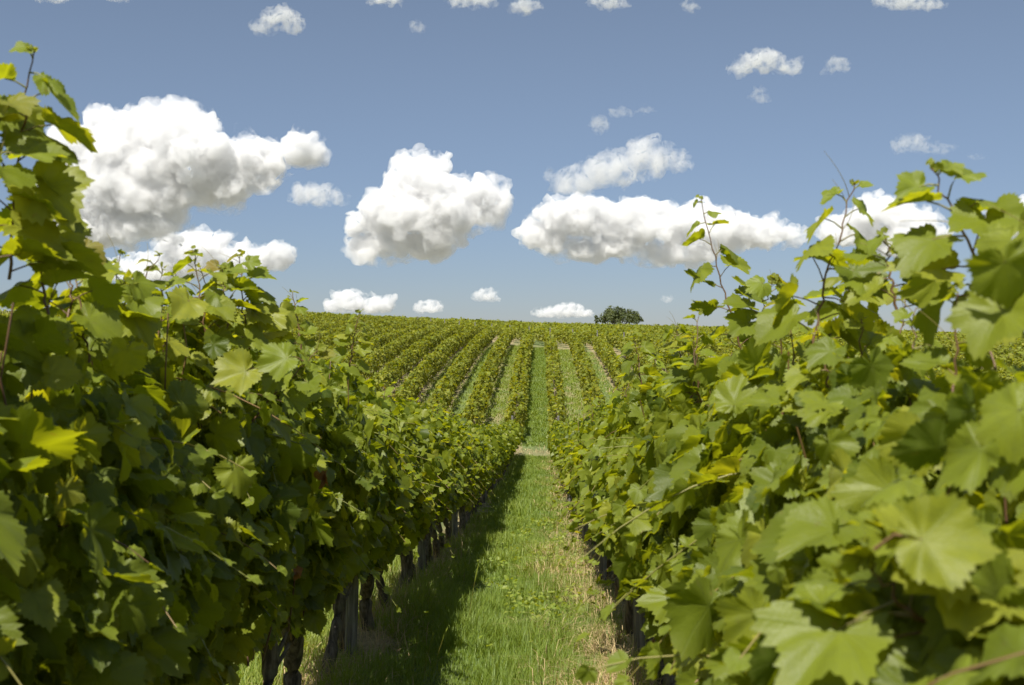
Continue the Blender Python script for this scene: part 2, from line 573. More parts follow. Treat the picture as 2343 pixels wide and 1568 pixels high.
def vine_trunk(name, seed, sides=9, thick=1.0):
    r = np.random.default_rng(seed)
    g = Geo()
    n = 12
    t = np.linspace(0, 1, n)
    leanx, leany = r.uniform(-.10, .10), r.uniform(-.45, .45)
    hx = leanx * t + .05 * np.sin(t * r.uniform(4, 8) + r.uniform(0, 6)) * t
    hy = leany * t + .075 * np.sin(t * r.uniform(4, 8) + r.uniform(0, 6)) * t
    hz = -.06 + .80 * t
    rad = np.interp(t, [0, .12, .5, .8, 1], [.066, .052, .044, .052, .040]) * r.uniform(.8, 1.3) * thick
    pts = np.stack((hx, hy, hz), 1)
    put_tube(g, pts, rad, (0, 0, 0), 0, sides)
    for sg in (-1, 1):                       # cordon arms along the wire
        tt = np.linspace(0, 1, 7)
        arm = pts[-1] + np.stack((.03 * np.sin(tt * 5 + seed), sg * .52 * tt, .05 * np.sin(tt * 2.6) - .02 - .03 * tt), 1)
        put_tube(g, arm, np.linspace(.030, .014, 7) * thick, (0, 0, 0), 0, 7)
    for k in range(2):                       # a stub or a low side branch
        z = r.uniform(.35, .7); c = np.array([np.interp(z, hz, hx), np.interp(z, hz, hy), z])
        d = np.array([r.normal(0, .5), r.choice([-1, 1]) * r.uniform(.5, 1), r.uniform(.3, 1)])
        put_tube(g, c + np.outer(np.linspace(0, r.uniform(.12, .3), 4), norm(d)), np.linspace(.018, .008, 4), (0, 0, 0), 0, 6)
    v = np.concatenate(g.v)
    kn = .010 * fbm(v * np.array([26, 26, 12]) + seed, 3, seed)[:, None] * norm(np.stack((v[:, 0] - np.interp(v[:, 2], hz, hx), v[:, 1] - np.interp(v[:, 2], hz, hy), v[:, 0] * 0), 1))
    g.v = [v + kn * (v[:, 2:3] < .72)]
    return np_mesh(name, g.v[0], np.concatenate(g.f), M_BARK)

def shoot_mesh(name, pts, n_leaf, s0, s1, seed, tendril=2, mats=None, young0=.1, base_r=.0042, spread=.9, temps=None):
    """a single shoot along pts (base to tip): stem, petioles, alternate leaves shrinking to the tip, tendrils"""
    r = np.random.default_rng(seed)
    g = Geo()
    pts = np.asarray(pts, float)
    k = len(pts)
    tt = np.linspace(0, 1, 18)
    sp = np.array([np.interp(tt, np.linspace(0, 1, k), pts[:, c]) for c in range(3)]).T
    for _ in range(3): sp[1:-1] = (sp[:-2] + sp[2:] + 2 * sp[1:-1]) / 4
    sp[1:-1] += r.normal(0, .004, (16, 3))
    put_tube(g, sp, np.linspace(base_r, .0015, 18), (.35, .1, 0))
    axis_ = norm(sp[-1] - sp[0])
    sd_ = norm(np.cross(axis_, [0, 1, 0.2]))
    for i in range(n_leaf):
        f = (i + .4) / n_leaf
        b = np.array([np.interp(f, tt, sp[:, c]) for c in range(3)])
        s = s0 + (s1 - s0) * f ** 3
        sg = 1 if i % 2 else -1
        d = norm(sd_ * sg * spread + axis_ * .45 + r.normal(0, .32, 3))
        e = b + d * s * .65
        put_tube(g, np.stack((b, (b + e) / 2 + axis_ * .004, e)), [.0022, .0017, .0015], (.3, .2 + .6 * f, 0), 1, 4)
        nr = norm(np.array([r.normal(0, .45), -.25 + r.normal(0, .45), .9]) + d * .35)
        tp = d + np.array([0, 0, -.55]) + r.normal(0, .3, 3)
        yo = np.clip(young0 + .85 * f ** 3.2 + r.normal(0, .08), 0, 1)
        put_leaves(g, temps or T0, e[None], nr[None], tp[None], np.array([s]), np.array([[r.uniform(.3, .95), yo, 0]]), r)
    # bunched tip
    m_ = 3
    put_leaves(g, temps or T0, sp[-1] + r.normal(0, .008, (m_, 3)), r.normal(0, .8, (m_, 3)) + [0, 0, .3], r.normal(0, .5, (m_, 3)) + axis_,
               np.full(m_, max(.014, s1 * .7)), np.tile([.8, .80, 0], (m_, 1)), r)
    for i in range(tendril):
        f = r.uniform(.45, .95)
        b = np.array([np.interp(f, tt, sp[:, c]) for c in range(3)])
        d = norm(axis_ * .8 + sd_ * r.choice([-1, 1]) * r.uniform(.3, .9) + r.normal(0, .2, 3))
        L = r.uniform(.06, .13)
        u = np.linspace(0, 1, 7)
        put_tube(g, b + np.outer(u * L, d) + np.outer(u * u * L * .4, sd_) , np.linspace(.0012, .0006, 7), (.8, .6, 0), 1, 3)
    return g.mesh(name, mats or [M_LEAF, M_CANE])

# ------------------------------------------------------------------ the two near rows
def hedge_h(side, y):
    if side < 0: return float(np.interp(y, [0, 2.2, 2.6, 3.0, 3.3, 3.9, 4.8, 5.7, 7, 10, 15, 25, 60], [2.0, 2.02, 2.0, 1.97, 1.98, 2.12, 2.18, 2.14, 2.10, 2.02, 1.98, 1.86, 1.78]))
    return float(np.interp(y, [0, 1.3, 2.0, 3.0, 5, 7, 10, 14, 25, 60], [1.70, 1.74, 1.75, 1.86, 1.97, 2.0, 2.0, 1.98, 1.88, 1.78]))

ORD = ['first', 'second', 'third', 'fourth', 'fifth', 'sixth', 'seventh', 'eighth', 'ninth', 'tenth', 'eleventh', 'twelfth', 'thirteenth',
       'fourteenth', 'fifteenth', 'sixteenth', 'seventeenth', 'eighteenth', 'nineteenth', 'twentieth']
POST_L = [8.77 + 5.25 * k for k in range(0, 10)]
POST_R = [8.45 + 5.25 * k for k in range(0, 10)]
VY_L = [8.0 + 1.05 * k for k in range(-8, 47)]
VY_R = [7.75 + 1.05 * k for k in range(-8, 48)]

mid_mesh = [vine_foliage('mid_foliage', 2.0, 980, T1, M_LEAF_MID, 300 + k, bottom=.68) for k in range(7)]
far_mesh = [vine_foliage('far_foliage', 2.0, 760, T2, M_LEAF_MID, 400 + k, smax=1.12, canes=False, bottom=.52) for k in range(5)]
trunk_mesh = [vine_trunk('trunk', 500 + k) for k in range(8)]
VINES = {}
proto_mid, proto_far = {}, {}

def copy_tree(o):
    c = o.copy(); COL.objects.link(c)
    for ch in list(o.children):
        d = ch.copy(); COL.objects.link(d); d.parent = c
    return c

for side, rx, ys, posts in ((-1, ROW_L, VY_L, POST_L), (1, ROW_R, VY_R, POST_R)):
    rowname = 'shaded left row' if side < 0 else 'sunlit right row'
    group = 'grapevines of the left row' if side < 0 else 'grapevines of the right row'
    cnt = {}
    for i, y in enumerate(ys):
        z = float(ground_z(rx, y))
        H = hedge_h(side, y)
        seed = 1000 + i * 7 + (50000 if side > 0 else 0)
        rs = random.Random(seed)
        loc = (rx + rs.uniform(-.03, .03), y, z)
        if y < 7.4:
            o = empty('grapevine', loc)
            n = 1150 if (side < 0) else 1120
            link('trunk', trunk_mesh[rs.randrange(8)], o)
            link('foliage', vine_foliage('foliage', H, n, T0, M_LEAF, seed, lean=-.02 * side,
                 bottom=.70 if y > 4.6 else .58, hfun=(lambda sd, yy: lambda q: hedge_h(sd, yy + q))(side, y)), o)
        elif y < 21:
            key = (rs.randrange(7), rs.randrange(8))
            if key not in proto_mid:
                o = empty('grapevine', loc)
                link('trunk', trunk_mesh[key[1]], o)
                link('foliage', mid_mesh[key[0]], o)
                proto_mid[key] = o
            else:
                o = copy_tree(proto_mid[key])
            o.location = loc
            o.rotation_euler = (0, 0, rs.choice((0, math.pi)))
            o.scale = (rs.uniform(.94, 1.1), rs.uniform(.96, 1.06), H / 2.0 * rs.uniform(.965, 1.035))
        else:
            key = (rs.randrange(5), rs.randrange(3))
            if key not in proto_far:
                o = empty('grapevine', loc)
                link('trunk', trunk_mesh[key[1]], o)
                link('foliage', far_mesh[key[0]], o)
                proto_far[key] = o
            else:
                o = copy_tree(proto_far[key])
            o.location = loc
            o.rotation_euler = (0, 0, rs.choice((0, math.pi)))
            o.scale = (rs.uniform(.95, 1.12), rs.uniform(.96, 1.08), H / 2.0 * rs.uniform(.95, 1.05))
        VINES[(side, i)] = o
        # label
        if y < posts[0]:
            near = [q for q in ys if q < posts[0] and q > (2.0 if side < 0 else .6)]
            if y in near:
                k = len(near) - 1 - near.index(y)
                lab = 'grapevine of the %s, %s towards the camera from its nearest post' % (rowname, ORD[k]) if k else \
                      'grapevine of the %s just on the camera side of its nearest post' % rowname
            else:
                lab = 'grapevine of the %s standing beside the camera outside the picture' % rowname
        elif y < posts[3]:
            j = max(q for q in range(4) if posts[q] <= y)
            k = sum(1 for q in ys if posts[j] <= q < y)
            lab = 'grapevine of the %s, %s one up the slope behind its %s post' % (rowname, ORD[k], ORD[j])
            lab = lab.replace('up the slope ', '')
        else:
            lab = 'small distant grapevine at the far end of the %s, merging with its neighbours' % rowname
        tag(o, lab, 'grapevine', group)

# wooden posts
def post_mesh(name, seed, h=1.72, w=.040):
    r = np.random.default_rng(seed)
    n = 10
    zz = np.linspace(-.15, h, n)
    sec = np.array([(-1, -.72), (-.72, -1), (.72, -1), (1, -.72), (1, .72), (.72, 1), (-.72, 1), (-1, .72)]) * w
    v = []
    for k, z in enumerate(zz):
        tw = r.normal(0, .02)
        c, s = math.cos(tw), math.sin(tw)
        q_ = sec * (1 + r.normal(0, .03, (8, 2))) * (1 - .08 * k / n)
        v.append(np.stack((q_[:, 0] * c - q_[:, 1] * s, q_[:, 0] * s + q_[:, 1] * c, np.full(8, z) + (r.uniform(-.012, .012, 8) if k == n - 1 else 0)), 1))
    v = np.concatenate(v + [np.array([[0, 0, h + .005]])])
    f = []
    for k in range(n - 1):
        for j in range(8):
            a, b = k * 8 + j, k * 8 + (j + 1) % 8
            f += [(a, b, b + 8), (a, b + 8, a + 8)]
    for j in range(8): f.append(((n - 1) * 8 + j, (n - 1) * 8 + (j + 1) % 8, n * 8))
    return np_mesh(name, v, np.array(f), M_POST, smooth=False)
post_meshes = [post_mesh('wooden_post', 5 + k) for k in range(4)]
for side, rx, posts in ((-1, ROW_L, POST_L), (1, ROW_R, POST_R)):
    for j, y in enumerate(posts):
        x = rx + (.03 if side < 0 else -.10)
        o = link('wooden_post', post_meshes[j % 4], None, (x, y, float(ground_z(x, y))))
        o.rotation_euler = (R(rng.uniform(-1.5, 1.5)), R(rng.uniform(-2, 2)), rng.uniform(0, .5))
        word = 'left' if side < 0 else 'right'
        if j == 0: lab = 'thick weathered grey post in the %s vine row, nearest the camera' % word
        elif j < 3: lab = 'weathered grey post in the %s vine row, %s from the camera' % (word, ORD[j])
        else: lab = 'distant grey post mostly hidden in the leaves of the %s vine row' % word
        tag(o, lab, 'post', 'wooden posts of the near vine rows')

# ------------------------------------------------------------------ shoots rising out of the near vines
def nearest_vine(side, y):
    ys = VY_L if side < 0 else VY_R
    i = int(np.argmin([abs(q - y) for q in ys]))
    return VINES[(side, i)]

def hero(side, Y, path, n_leaf, s0, s1, seed, name='shoot', dy=0.0, label=None, **kw):
    """path in photo pixels, base to tip, all at forward distance Y (tip dy farther)"""
    par = nearest_vine(side, Y)
    pts = [pix(px, py, Y + dy * k / max(1, len(path) - 1)) - np.array(par.location) for k, (px, py) in enumerate(path)]
    pts = [q * (np.array([-1, -1, 1]) if abs(par.rotation_euler[2]) > 1 else 1) / np.array(par.scale) for q in pts]
    o = link(name, shoot_mesh(name, pts, n_leaf, s0, s1, seed, **kw), par)
    if label: o['label'] = label
    return o

hero(-1, 2.75, [(20, 640), (35, 430), (50, 270), (78, 112)], 14, 0.136, .022, 1, dy=-.1)
hero(-1, 2.9, [(110, 720), (90, 600), (70, 480)], 7, 0.105, .06, 2)
hero(-1, 2.6, [(-40, 620), (-30, 420), (0, 260)], 9, 0.115, .06, 3)
hero(-1, 3.2, [(150, 760), (165, 660), (150, 560)], 7, 0.105, .06, 4)
hero(-1, 3.6, [(240, 760), (250, 680), (285, 640)], 8, 0.118, .05, 5)
hero(-1, 4.3, [(470, 800), (462, 690), (440, 575)], 12, 0.106, .018, 6)
hero(-1, 4.5, [(570, 800), (555, 690), (550, 580)], 12, 0.118, .025, 7)
hero(-1, 4.4, [(520, 790), (515, 690), (508, 615)], 10, 0.118, .03, 8)
hero(-1, 5.6, [(690, 800), (680, 730), (668, 668)], 11, 0.071, .014, 9)
hero(-1, 6.0, [(800, 840), (810, 770), (822, 712)], 11, 0.071, .02, 10)
hero(-1, 4.6, [(490, 1050), (570, 970), (650, 880), (730, 800)], 11, 0.112, .05, 11, name='cane', base_r=.0055)
hero(1, 4.9, [(1695, 800), (1660, 680), (1625, 560), (1603, 450)], 14, 0.112, .018, 21)
hero(1, 3.15, [(1860, 800), (1880, 680), (1915, 550), (1955, 418)], 13, 0.118, .018, 22, tendril=4)
hero(1, 2.4, [(2270, 720), (2240, 600), (2180, 480), (2130, 385)], 11, 0.112, .022, 23, tendril=1)
hero(1, 3.0, [(2050, 720), (2035, 610), (2022, 540)], 9, 0.088, .018, 24)
hero(1, 2.2, [(2380, 760), (2375, 640), (2370, 520)], 7, 0.100, .06, 25)
hero(1, 4.6, [(1740, 800), (1745, 700), (1770, 640)], 9, 0.106, .05, 26)
hero(1, 3.5, [(1940, 820), (1950, 740), (1935, 640)], 10, 0.118, .05, 27)
hero(1, 5.6, [(1560, 850), (1552, 790), (1548, 745)], 9, 0.083, .02, 28)
hero(1, 6.6, [(1470, 900), (1460, 820), (1450, 770)], 9, 0.094, .03, 29)
hero(1, 1.50, [(2290, 1530), (2150, 1440), (2050, 1370), (1990, 1300)], 11, 0.147, .06, 30, name='cane', base_r=.006)
hero(1, 8.6, [(1430, 1180), (1370, 1195), (1315, 1205)], 9, 0.118, .07, 31, name='cane')

# random short shoots along the tops of the nearer vines, and withered leaves
for (side, i), o in list(VINES.items()):
    y = o.location.y
    if y < 2.0 or y > 20: continue
    r = np.random.default_rng(9000 + i + (500 if side > 0 else 0))
    H = hedge_h(side, y)
    sc = np.array(o.scale)
    for k in range(r.integers(2, 5)):
        yy, L = r.uniform(-.5, .5), r.uniform(.14, .36)
        b = np.array([r.uniform(-.2, .2), yy, H - .2])
        t = b + np.array([r.normal(0, .08), r.normal(0, .08), .2 + L * .55])
        if (y < 3.6 and side > 0 and False): continue
        near = y < 7.4
        link('shoot', shoot_mesh('shoot', np.stack((b, (b + t) / 2 + r.normal(0, .015, 3), t)) / sc, 6, .085, .022, 70 + i * 9 + k,
                                 tendril=1, temps=T0 if near else T1, mats=[M_LEAF if near else M_LEAF_MID, M_CANE], young0=.18), o)

def hero_leaf(side, Y, px, py, size_px, dx, dy, rand, young, seed):
    par = nearest_vine(side, Y)
    r = np.random.default_rng(seed)
    g = Geo()
    c = pix(px, py, Y)
    e = pix(px + dx, py + dy, Y)
    nr = norm(-norm(c) + np.array([0, 0, .55]) + r.normal(0, .42, 3))
    c = c - np.array(par.location)
    sz = size_px * .72 * Y / FPX
    put_leaves(g, T0, c[None], nr[None], (e - pix(px, py, Y))[None] + 0, np.array([sz]), np.array([[rand, young, 0]]), r)
    b = c - norm(e - pix(px, py, Y)) * sz * .45 + np.array([0, .06, -.03])
    put_tube(g, np.stack((b, (b + c) / 2 + [0, .01, .01], c)), [.0026, .002, .0018], (.6, .2, 0), 1, 5)
    o = link('leaf', g.mesh('leaf', [M_LEAF, M_CANE]), par)
for i, q in enumerate([
        (1, 1.35, 2110, 1235, 235, 1, .25, .80, .05), (1, 1.7, 2300, 600, 170, .2, .7, .62, 0), (1, 3.0, 1935, 850, 115, -.5, .7, .95, .35),
        (1, 2.0, 2105, 990, 170, -.2, 1, .85, .1), (1, 1.6, 2330, 940, 200, -1, .25, .95, .5), (1, 1.9, 1990, 1420, 115, .15, 1, .7, 0),
        (1, 3.1, 1745, 1045, 140, 1, .3, .2, 0), (1, 1.75, 2290, 710, 190, -.3, .9, .70, 0), (1, 2.6, 2140, 640, 130, -1, .45, .8, .3),
        (1, 2.2, 1700, 1400, 120, -.3, 1, .9, .3), (1, 1.6, 2180, 1500, 170, -.8, .6, .8, .2), (1, 2.3, 1860, 1290, 110, .2, 1, .75, .1),
        (-1, 3.9, 560, 850, 115, -.75, .6, .92, .1), (-1, 3.8, 460, 930, 105, -1, .1, .8, 0), (-1, 3.9, 655, 820, 105, -1, .45, .9, .62),
        (-1, 3.6, 540, 1070, 105, .25, 1, .95, .45),         (-1, 2.9, 190, 1385, 125, -.2, 1, .8, 0), (-1, 3.2, 240, 1250, 140, .9, .8, .15, 0), (-1, 3.4, 375, 1090, 110, .3, 1, .5, 0),
        (-1, 4.6, 640, 710, 90, .1, 1, .9, .2), (-1, 3.9, 430, 690, 105, -.5, .8, .9, .1), (-1, 3.0, 290, 800, 100, -.3, 1, .85, .0),
        (-1, 2.75, 60, 250, 130, -.1, 1, .85, .1), (-1, 2.7, 110, 420, 120, .8, .7, .6, .1), (-1, 2.75, 100, 600, 150, .9, .6, .7, .2)]):
    hero_leaf(*q, 300 + i)

def dead_cluster(side, Y, px, py, seed, s=.05, n=5):
    par = nearest_vine(side, Y)
    r = np.random.default_rng(seed)
    g = Geo()
    c = pix(px, py, Y) - np.array(par.location)
    c = c / np.array(par.scale)
    if abs(par.rotation_euler[2]) > 1: c[:2] *= -1
    pos = c + r.normal(0, .028, (n, 3)) * [.5, .5, 1.3]
    put_leaves(g, T0, pos, r.normal(0, 1, (n, 3)), r.normal(0, .4, (n, 3)) + [0, 0, -1], r.uniform(.7, 1.2, n) * s, np.tile([.5, 0, 1.0], (n, 1)), r)
    o = link('dead_leaf', g.mesh('dead_leaf', [M_LEAF, M_CANE]), par)
    o['label'] = 'crumpled reddish brown dead leaves'
dead_cluster(-1, 4.9, 740, 1095, 1, .034, 6)
dead_cluster(-1, 5.0, 680, 1310, 2, .028, 4)
dead_cluster(-1, 3.9, 290, 850, 3, .03, 3)
dead_cluster(1, 8.2, 1497, 1490, 4, .05)

# ------------------------------------------------------------------ neighbouring and hillside rows
def row_leaves(name, pts_fn, L, per_m, temps, size, mat, seed, H=1.78, thick=1.0, stuff_trunks=True, yellow=0.0):
    """a long hedge of leaves following pts_fn(t) -> x, y, dirx, diry"""
    r = np.random.default_rng(seed)
    n = int(L * per_m)
    t = r.uniform(0, L, n)
    x, y, dx, dy = pts_fn(t)
    nxx, nyy = -dy, dx
    hh = H * (1 + .10 * vnoise(np.stack((t / 2.2, t * 0 + seed, t * 0), 1), seed) + .09 * vnoise(np.stack((t / .5, t * 0 + seed, t * 0), 1), seed + 2))
    h = .50 + (hh - .50) * r.beta(1.25, .95, n)
    top = np.clip((h - (hh - .3)) / .3, 0, 1)
    side = np.where(r.random(n) < .5, -1., 1.)
    w = np.interp(h, [.4, .6, 1.0, 1.4, 1.65, 1.9], [.14, .26, .35, .36, .26, .08]) * thick
    w *= 1 + .60 * vnoise(np.stack((side * 3, t / .7, h / .5), 1), seed + 1)
    lat = side * w * (1 - .5 * r.random(n) ** 2)
    px, py = x + nxx * lat, y + nyy * lat
    pz = ground_z(x, y) + h
    pos = np.stack((px, py, pz), 1)
    nrm = norm(np.stack((nxx * side * (1 - .7 * top), nyy * side * (1 - .7 * top), .55 + .5 * top), 1)) + .55 * r.standard_normal((n, 3))
    tip = np.stack((nxx * side * .4, nyy * side * .4, np.full(n, -.8)), 1) + .6 * r.standard_normal((n, 3))
    tint = np.stack((np.clip(r.normal(.45, .24, n), 0, 1), np.clip(r.normal(yellow, .16, n) + .35 * top * r.random(n), 0, .85), np.zeros(n)), 1)
    g = Geo()
    put_leaves(g, temps, pos, nrm, tip, np.clip(r.normal(size, size * .25, n), size * .4, size * 1.7), tint, r)
    me = g.mesh(name, [mat])
    tm = None
    if stuff_trunks:
        g2 = Geo()
        for tk in np.arange(.5, L, 1.05):
            bx, by, _, _ = pts_fn(np.array([tk]))
            b = np.array([bx[0], by[0], float(ground_z(bx, by)[0])])
            put_tube(g2, [b + [0, 0, -.05], b + [r.normal(0, .03), r.normal(0, .05), .35], b + [0, r.normal(0, .06), .72]], [.040, .034, .03], (0, 0, 0), 0, 5)
        tm = np_mesh('trunk', np.concatenate(g2.v), np.concatenate(g2.f), M_TRUNK_FAR)
    return me, tm

def straight(x, y0):
    return lambda t: (np.full(len(t), x), y0 + t, np.zeros(len(t)), np.ones(len(t)))

def add_row(fn, L, label, group, seed, per_m, size, temps=QUAD, mat=None, H=1.78, trunks=True, yellow=0.0):
    me, tm = row_leaves('foliage', fn, L, per_m, temps, size, mat or M_LEAF_FAR, seed, H=H, stuff_trunks=trunks, yellow=yellow)
    x, y, _, _ = fn(np.array([0.0]))
    b = (float(x[0]), float(y[0]), float(ground_z(x, y)[0]))
    o = empty('vine_row', b)
    for nm, m in (('foliage', me), ('trunk', tm)):
        if m is None: continue
        m.transform(__import__('mathutils').Matrix.Translation((-b[0], -b[1], -b[2])))
        c = link(nm, m, o)
        if nm == 'trunk': c['kind'] = 'stuff'
    tag(o, label, 'vine row', group)
    return o

# next rows of the near block, behind the two hedges beside the camera
for k in (1, 2):
    for sg, x0 in ((-1, ROW_L), (1, ROW_R)):
        x = x0 + sg * SP * k
        y0 = 2.5 if sg < 0 else 2.0
        add_row(straight(x, y0), 57.5 - y0, 'vine row of the lower field, %s beyond the hedge on the %s' % (ORD[k - 1], 'left' if sg < 0 else 'right'),
                'neighbouring rows of the lower field', 200 + k * 2 + sg, 190, .17, mat=M_LEAF_FAR, H=1.62)

# hillside rows
k_left = 30
for k in range(0, k_left):
    x = ROW_L - SP * k
    y1 = y_end(x)
    y0 = 61.5 + (0 if k < 14 else (k - 14) * 2.0)
    lab = 'hillside vine row along the left edge of the central grass aisle' if k == 0 else \
        ('hillside vine row, %s to the left of the central grass aisle' % ORD[k] if k < 12 else
         'far left hillside vine row whose top shows against the sky above the left hedge')
    add_row(straight(x, y0), y1 - y0, lab, 'vine rows climbing the hillside', 600 + k, 150 if k < 14 else 60, .155 if k < 14 else .22,
            H=1.80, trunks=k < 14, yellow=.10)
for k in range(0, 9):
    x = ROW_R + SP * k
    y1 = y_end(x); y0 = 61.5
    if y1 - y0 < 6: continue
    lab = 'hillside vine row along the right edge of the central grass aisle' if k == 0 else \
        'hillside vine row, %s to the right of the central grass aisle' % ORD[k]
    add_row(straight(x, y0), y1 - y0, lab, 'vine rows climbing the hillside', 700 + k, 120, .155, H=1.80, trunks=True, yellow=.10)

# upper field: rows parallel to the slanting headland
DU = np.array([1, -2.2]) / math.hypot(1, 2.2)
NU = np.array([2.2, 1]) / math.hypot(1, 2.2)
for k in range(0, 36):
    base = np.array([0, 126.0]) + NU * (3.6 + SP * k)
    # clip to the visible field
    lo, hi = -1e9, 1e9
    for comp, a, b in ((0, -48, 75), (1, 72, 207)):
        d, o_ = DU[comp], base[comp]
        t1, t2 = (a - o_) / d, (b - o_) / d
        lo, hi = max(lo, min(t1, t2)), min(hi, max(t1, t2))
    if hi - lo < 10: continue
    s0 = base + DU * lo
    fn = (lambda s0: lambda t: (s0[0] + DU[0] * t, s0[1] + DU[1] * t, np.full(len(t), DU[0]), np.full(len(t), DU[1])))(s0)
    lab = 'front vine row of the upper field, running along the dry headland' if k == 0 else \
        'vine row of the upper field behind the headland, merging with its neighbours below the skyline'
    add_row(fn, hi - lo, lab, 'vine rows of the upper field', 800 + k, 62 if k < 12 else 44, .21, H=1.72, trunks=False, yellow=.16)

# end posts on the headland
for j, k in enumerate(range(-7, 5)):
    x = ROW_L + SP * k + .05
    y = y_end(x) + .8
    o = link('end_post', post_meshes[j % 4], None, (x, y, float(ground_z(x, y))))
    o.scale = (1.5, 1.5, 1.28)
    tag(o, 'thin grey end post on the headland, %s from the left among them' % ORD[j], 'post', 'end posts on the headland')
for sg, x in ((-1, ROW_L), (1, ROW_R)):
    o = link('end_post', post_meshes[1], None, (x, 58.1, float(ground_z(x, 58.1))))
    o.scale = (1.3, 1.3, 1.12)
    tag(o, 'grey end post at the low far end of the %s vine row' % ('left' if sg < 0 else 'right'), 'post', 'end posts of the near rows')

# ------------------------------------------------------------------ the lone tree on the skyline
def lone_tree():
    Yt = 232.0
    c = pix(1418, 716, Yt)
    top = pix(1418, 687, Yt)[2]
    gz = float(ground_z(c[0], Yt))
    o = empty('walnut_tree', (c[0], Yt, gz))
    tag(o, 'lone dark broad crowned tree standing on the skyline behind the vines', 'tree')
    hgt = top - gz
    r = np.random.default_rng(77)
    g = Geo()
    tips = []
    put_tube(g, [(0, 0, -.3), (.05, 0, hgt * .16), (0, .05, hgt * .34)], [.34, .27, .22], (0, 0, 0), 0, 9)
    for k in range(11):
        a = k / 11 * 6.283 + r.uniform(-.3, .3)
        rad = r.uniform(1.8, 3.7)
        z1 = hgt * r.uniform(.55, .86)
        p0 = np.array([0, 0, hgt * r.uniform(.22, .34)])
        p2 = np.array([math.cos(a) * rad, math.sin(a) * rad, z1])
        p1 = (p0 + p2) / 2 + [0, 0, .4]
        put_tube(g, [p0, p1, p2], [.15, .09, .04], (0, 0, 0), 0, 6)
        tips.append(p2)
    link('trunk', np_mesh('trunk', np.concatenate(g.v), np.concatenate(g.f), M_TREE_BARK), o)
    g = Geo()
    clumps = []
    W = 4.7
    for k in range(84):
        u = norm(r.standard_normal(3)); u[2] = abs(u[2]) * 1.0 - .35
        q_ = u * np.array([W, W, hgt * .36]) * r.uniform(.45, 1.0) * (1 + .12 * math.sin(3 * math.atan2(u[1], u[0])))
        q_[2] += hgt * .60
        clumps.append((q_, r.uniform(.35, .85)))
    for q_, s in clumps:
        n = int(120 * s)
        d = norm(r.standard_normal((n, 3)))
        pos = q_ + d * s * r.random((n, 1)) ** .45
        pos[:, 2] = np.minimum(pos[:, 2], hgt + r.uniform(-.5, .05, n))
        put_leaves(g, QUAD, pos, d + r.normal(0, .5, (n, 3)) + [0, 0, .5], r.standard_normal((n, 3)), r.uniform(.14, .30, n),
                   np.stack((np.clip(r.normal(.4, .2, n) + r.uniform(-.2, .2), 0, 1), np.zeros(n), np.zeros(n)), 1), r)
    link('crown', g.mesh('crown', [M_TREE]), o)
lone_tree()

# ------------------------------------------------------------------ grass
def blades(geo, x, y, length, width, tint, r, lay=0.35, droop=.5):
    n = len(x)
    z = ground_z(x, y)
    a = r.uniform(0, 2 * math.pi, n)
    d = np.stack((np.cos(a), np.sin(a), np.zeros(n)), 1)
    s = np.stack((-np.sin(a), np.cos(a), np.zeros(n)), 1)
    b = np.stack((x, y, z - .01), 1)
    le = np.abs(r.normal(lay, lay * .6, n))[:, None]
    L = length[:, None]
    w = width[:, None] / 2
    m_ = b + L * .55 * norm(d * le + [0, 0, 1])
    t = m_ + L * .5 * norm(d * (le + droop * r.random((n, 1)) * 1.6) + np.array([0, 0, max(-.25, .85 - .3 * droop)]))
    v = np.stack((b - s * w, b + s * w, m_ + s * w * .8, m_ - s * w * .8, t), 1)
    f = np.array([[0, 1, 2], [0, 2, 3], [3, 2, 4]], np.int32)
    f = (f[None] + (np.arange(n) * 5)[:, None, None]).reshape(-1, 3)
    geo.add(v.reshape(-1, 3), f, np.zeros((n * 5, 3)), np.repeat(tint, 5, 0), 0)

gr, st = Geo(), Geo()
r = np.random.default_rng(99)
def strip(x0, x1, y0, y1, dens, length, width, dry_edge=True, light=0.0):
    n = int((x1 - x0) * (y1 - y0) * dens)
    x, y = r.uniform(x0, x1, n), r.uniform(y0, y1, n)
    e = np.minimum(x - x0, x1 - x)
    right = (x1 - x)
    patch = fbm(np.stack((x * 1.6, y * .9, x * 0), 1), 3, 11)
    dryp = np.where(right < 1.0, np.clip(1.15 - right / .85 + .6 * patch, 0, 1), np.clip(.75 - (x - x0) / .5 + .3 * patch, 0, 1)) if dry_edge else np.clip(.8 - e / .4 + .3 * patch, 0, 1)
    dry = r.random(n) < dryp * .85
    tall = np.clip(1 + .75 * patch, .35, 2.2)
    L = length * r.uniform(.5, 1.35, n) * tall
    t = np.stack((np.clip(r.normal(.45, .22, n) + light + .12 * patch, 0, 1), np.clip(r.normal(.08, .12, n) + .22 * np.clip(patch, 0, 1), 0, .6), np.zeros(n)), 1)
    k = ~dry
    blades(gr, x[k], y[k], L[k], np.full(k.sum(), width) * r.uniform(.7, 1.3, k.sum()), t[k], r)
    nd = dry.sum()
    blades(st, x[dry], y[dry], L[dry] * r.uniform(.7, 1.5, nd), np.full(nd, width * .8), np.stack((r.random(nd), r.random(nd) * .62 + .4 * (r.random(nd) < .04), np.zeros(nd)), 1), r, lay=2.0, droop=2.8)

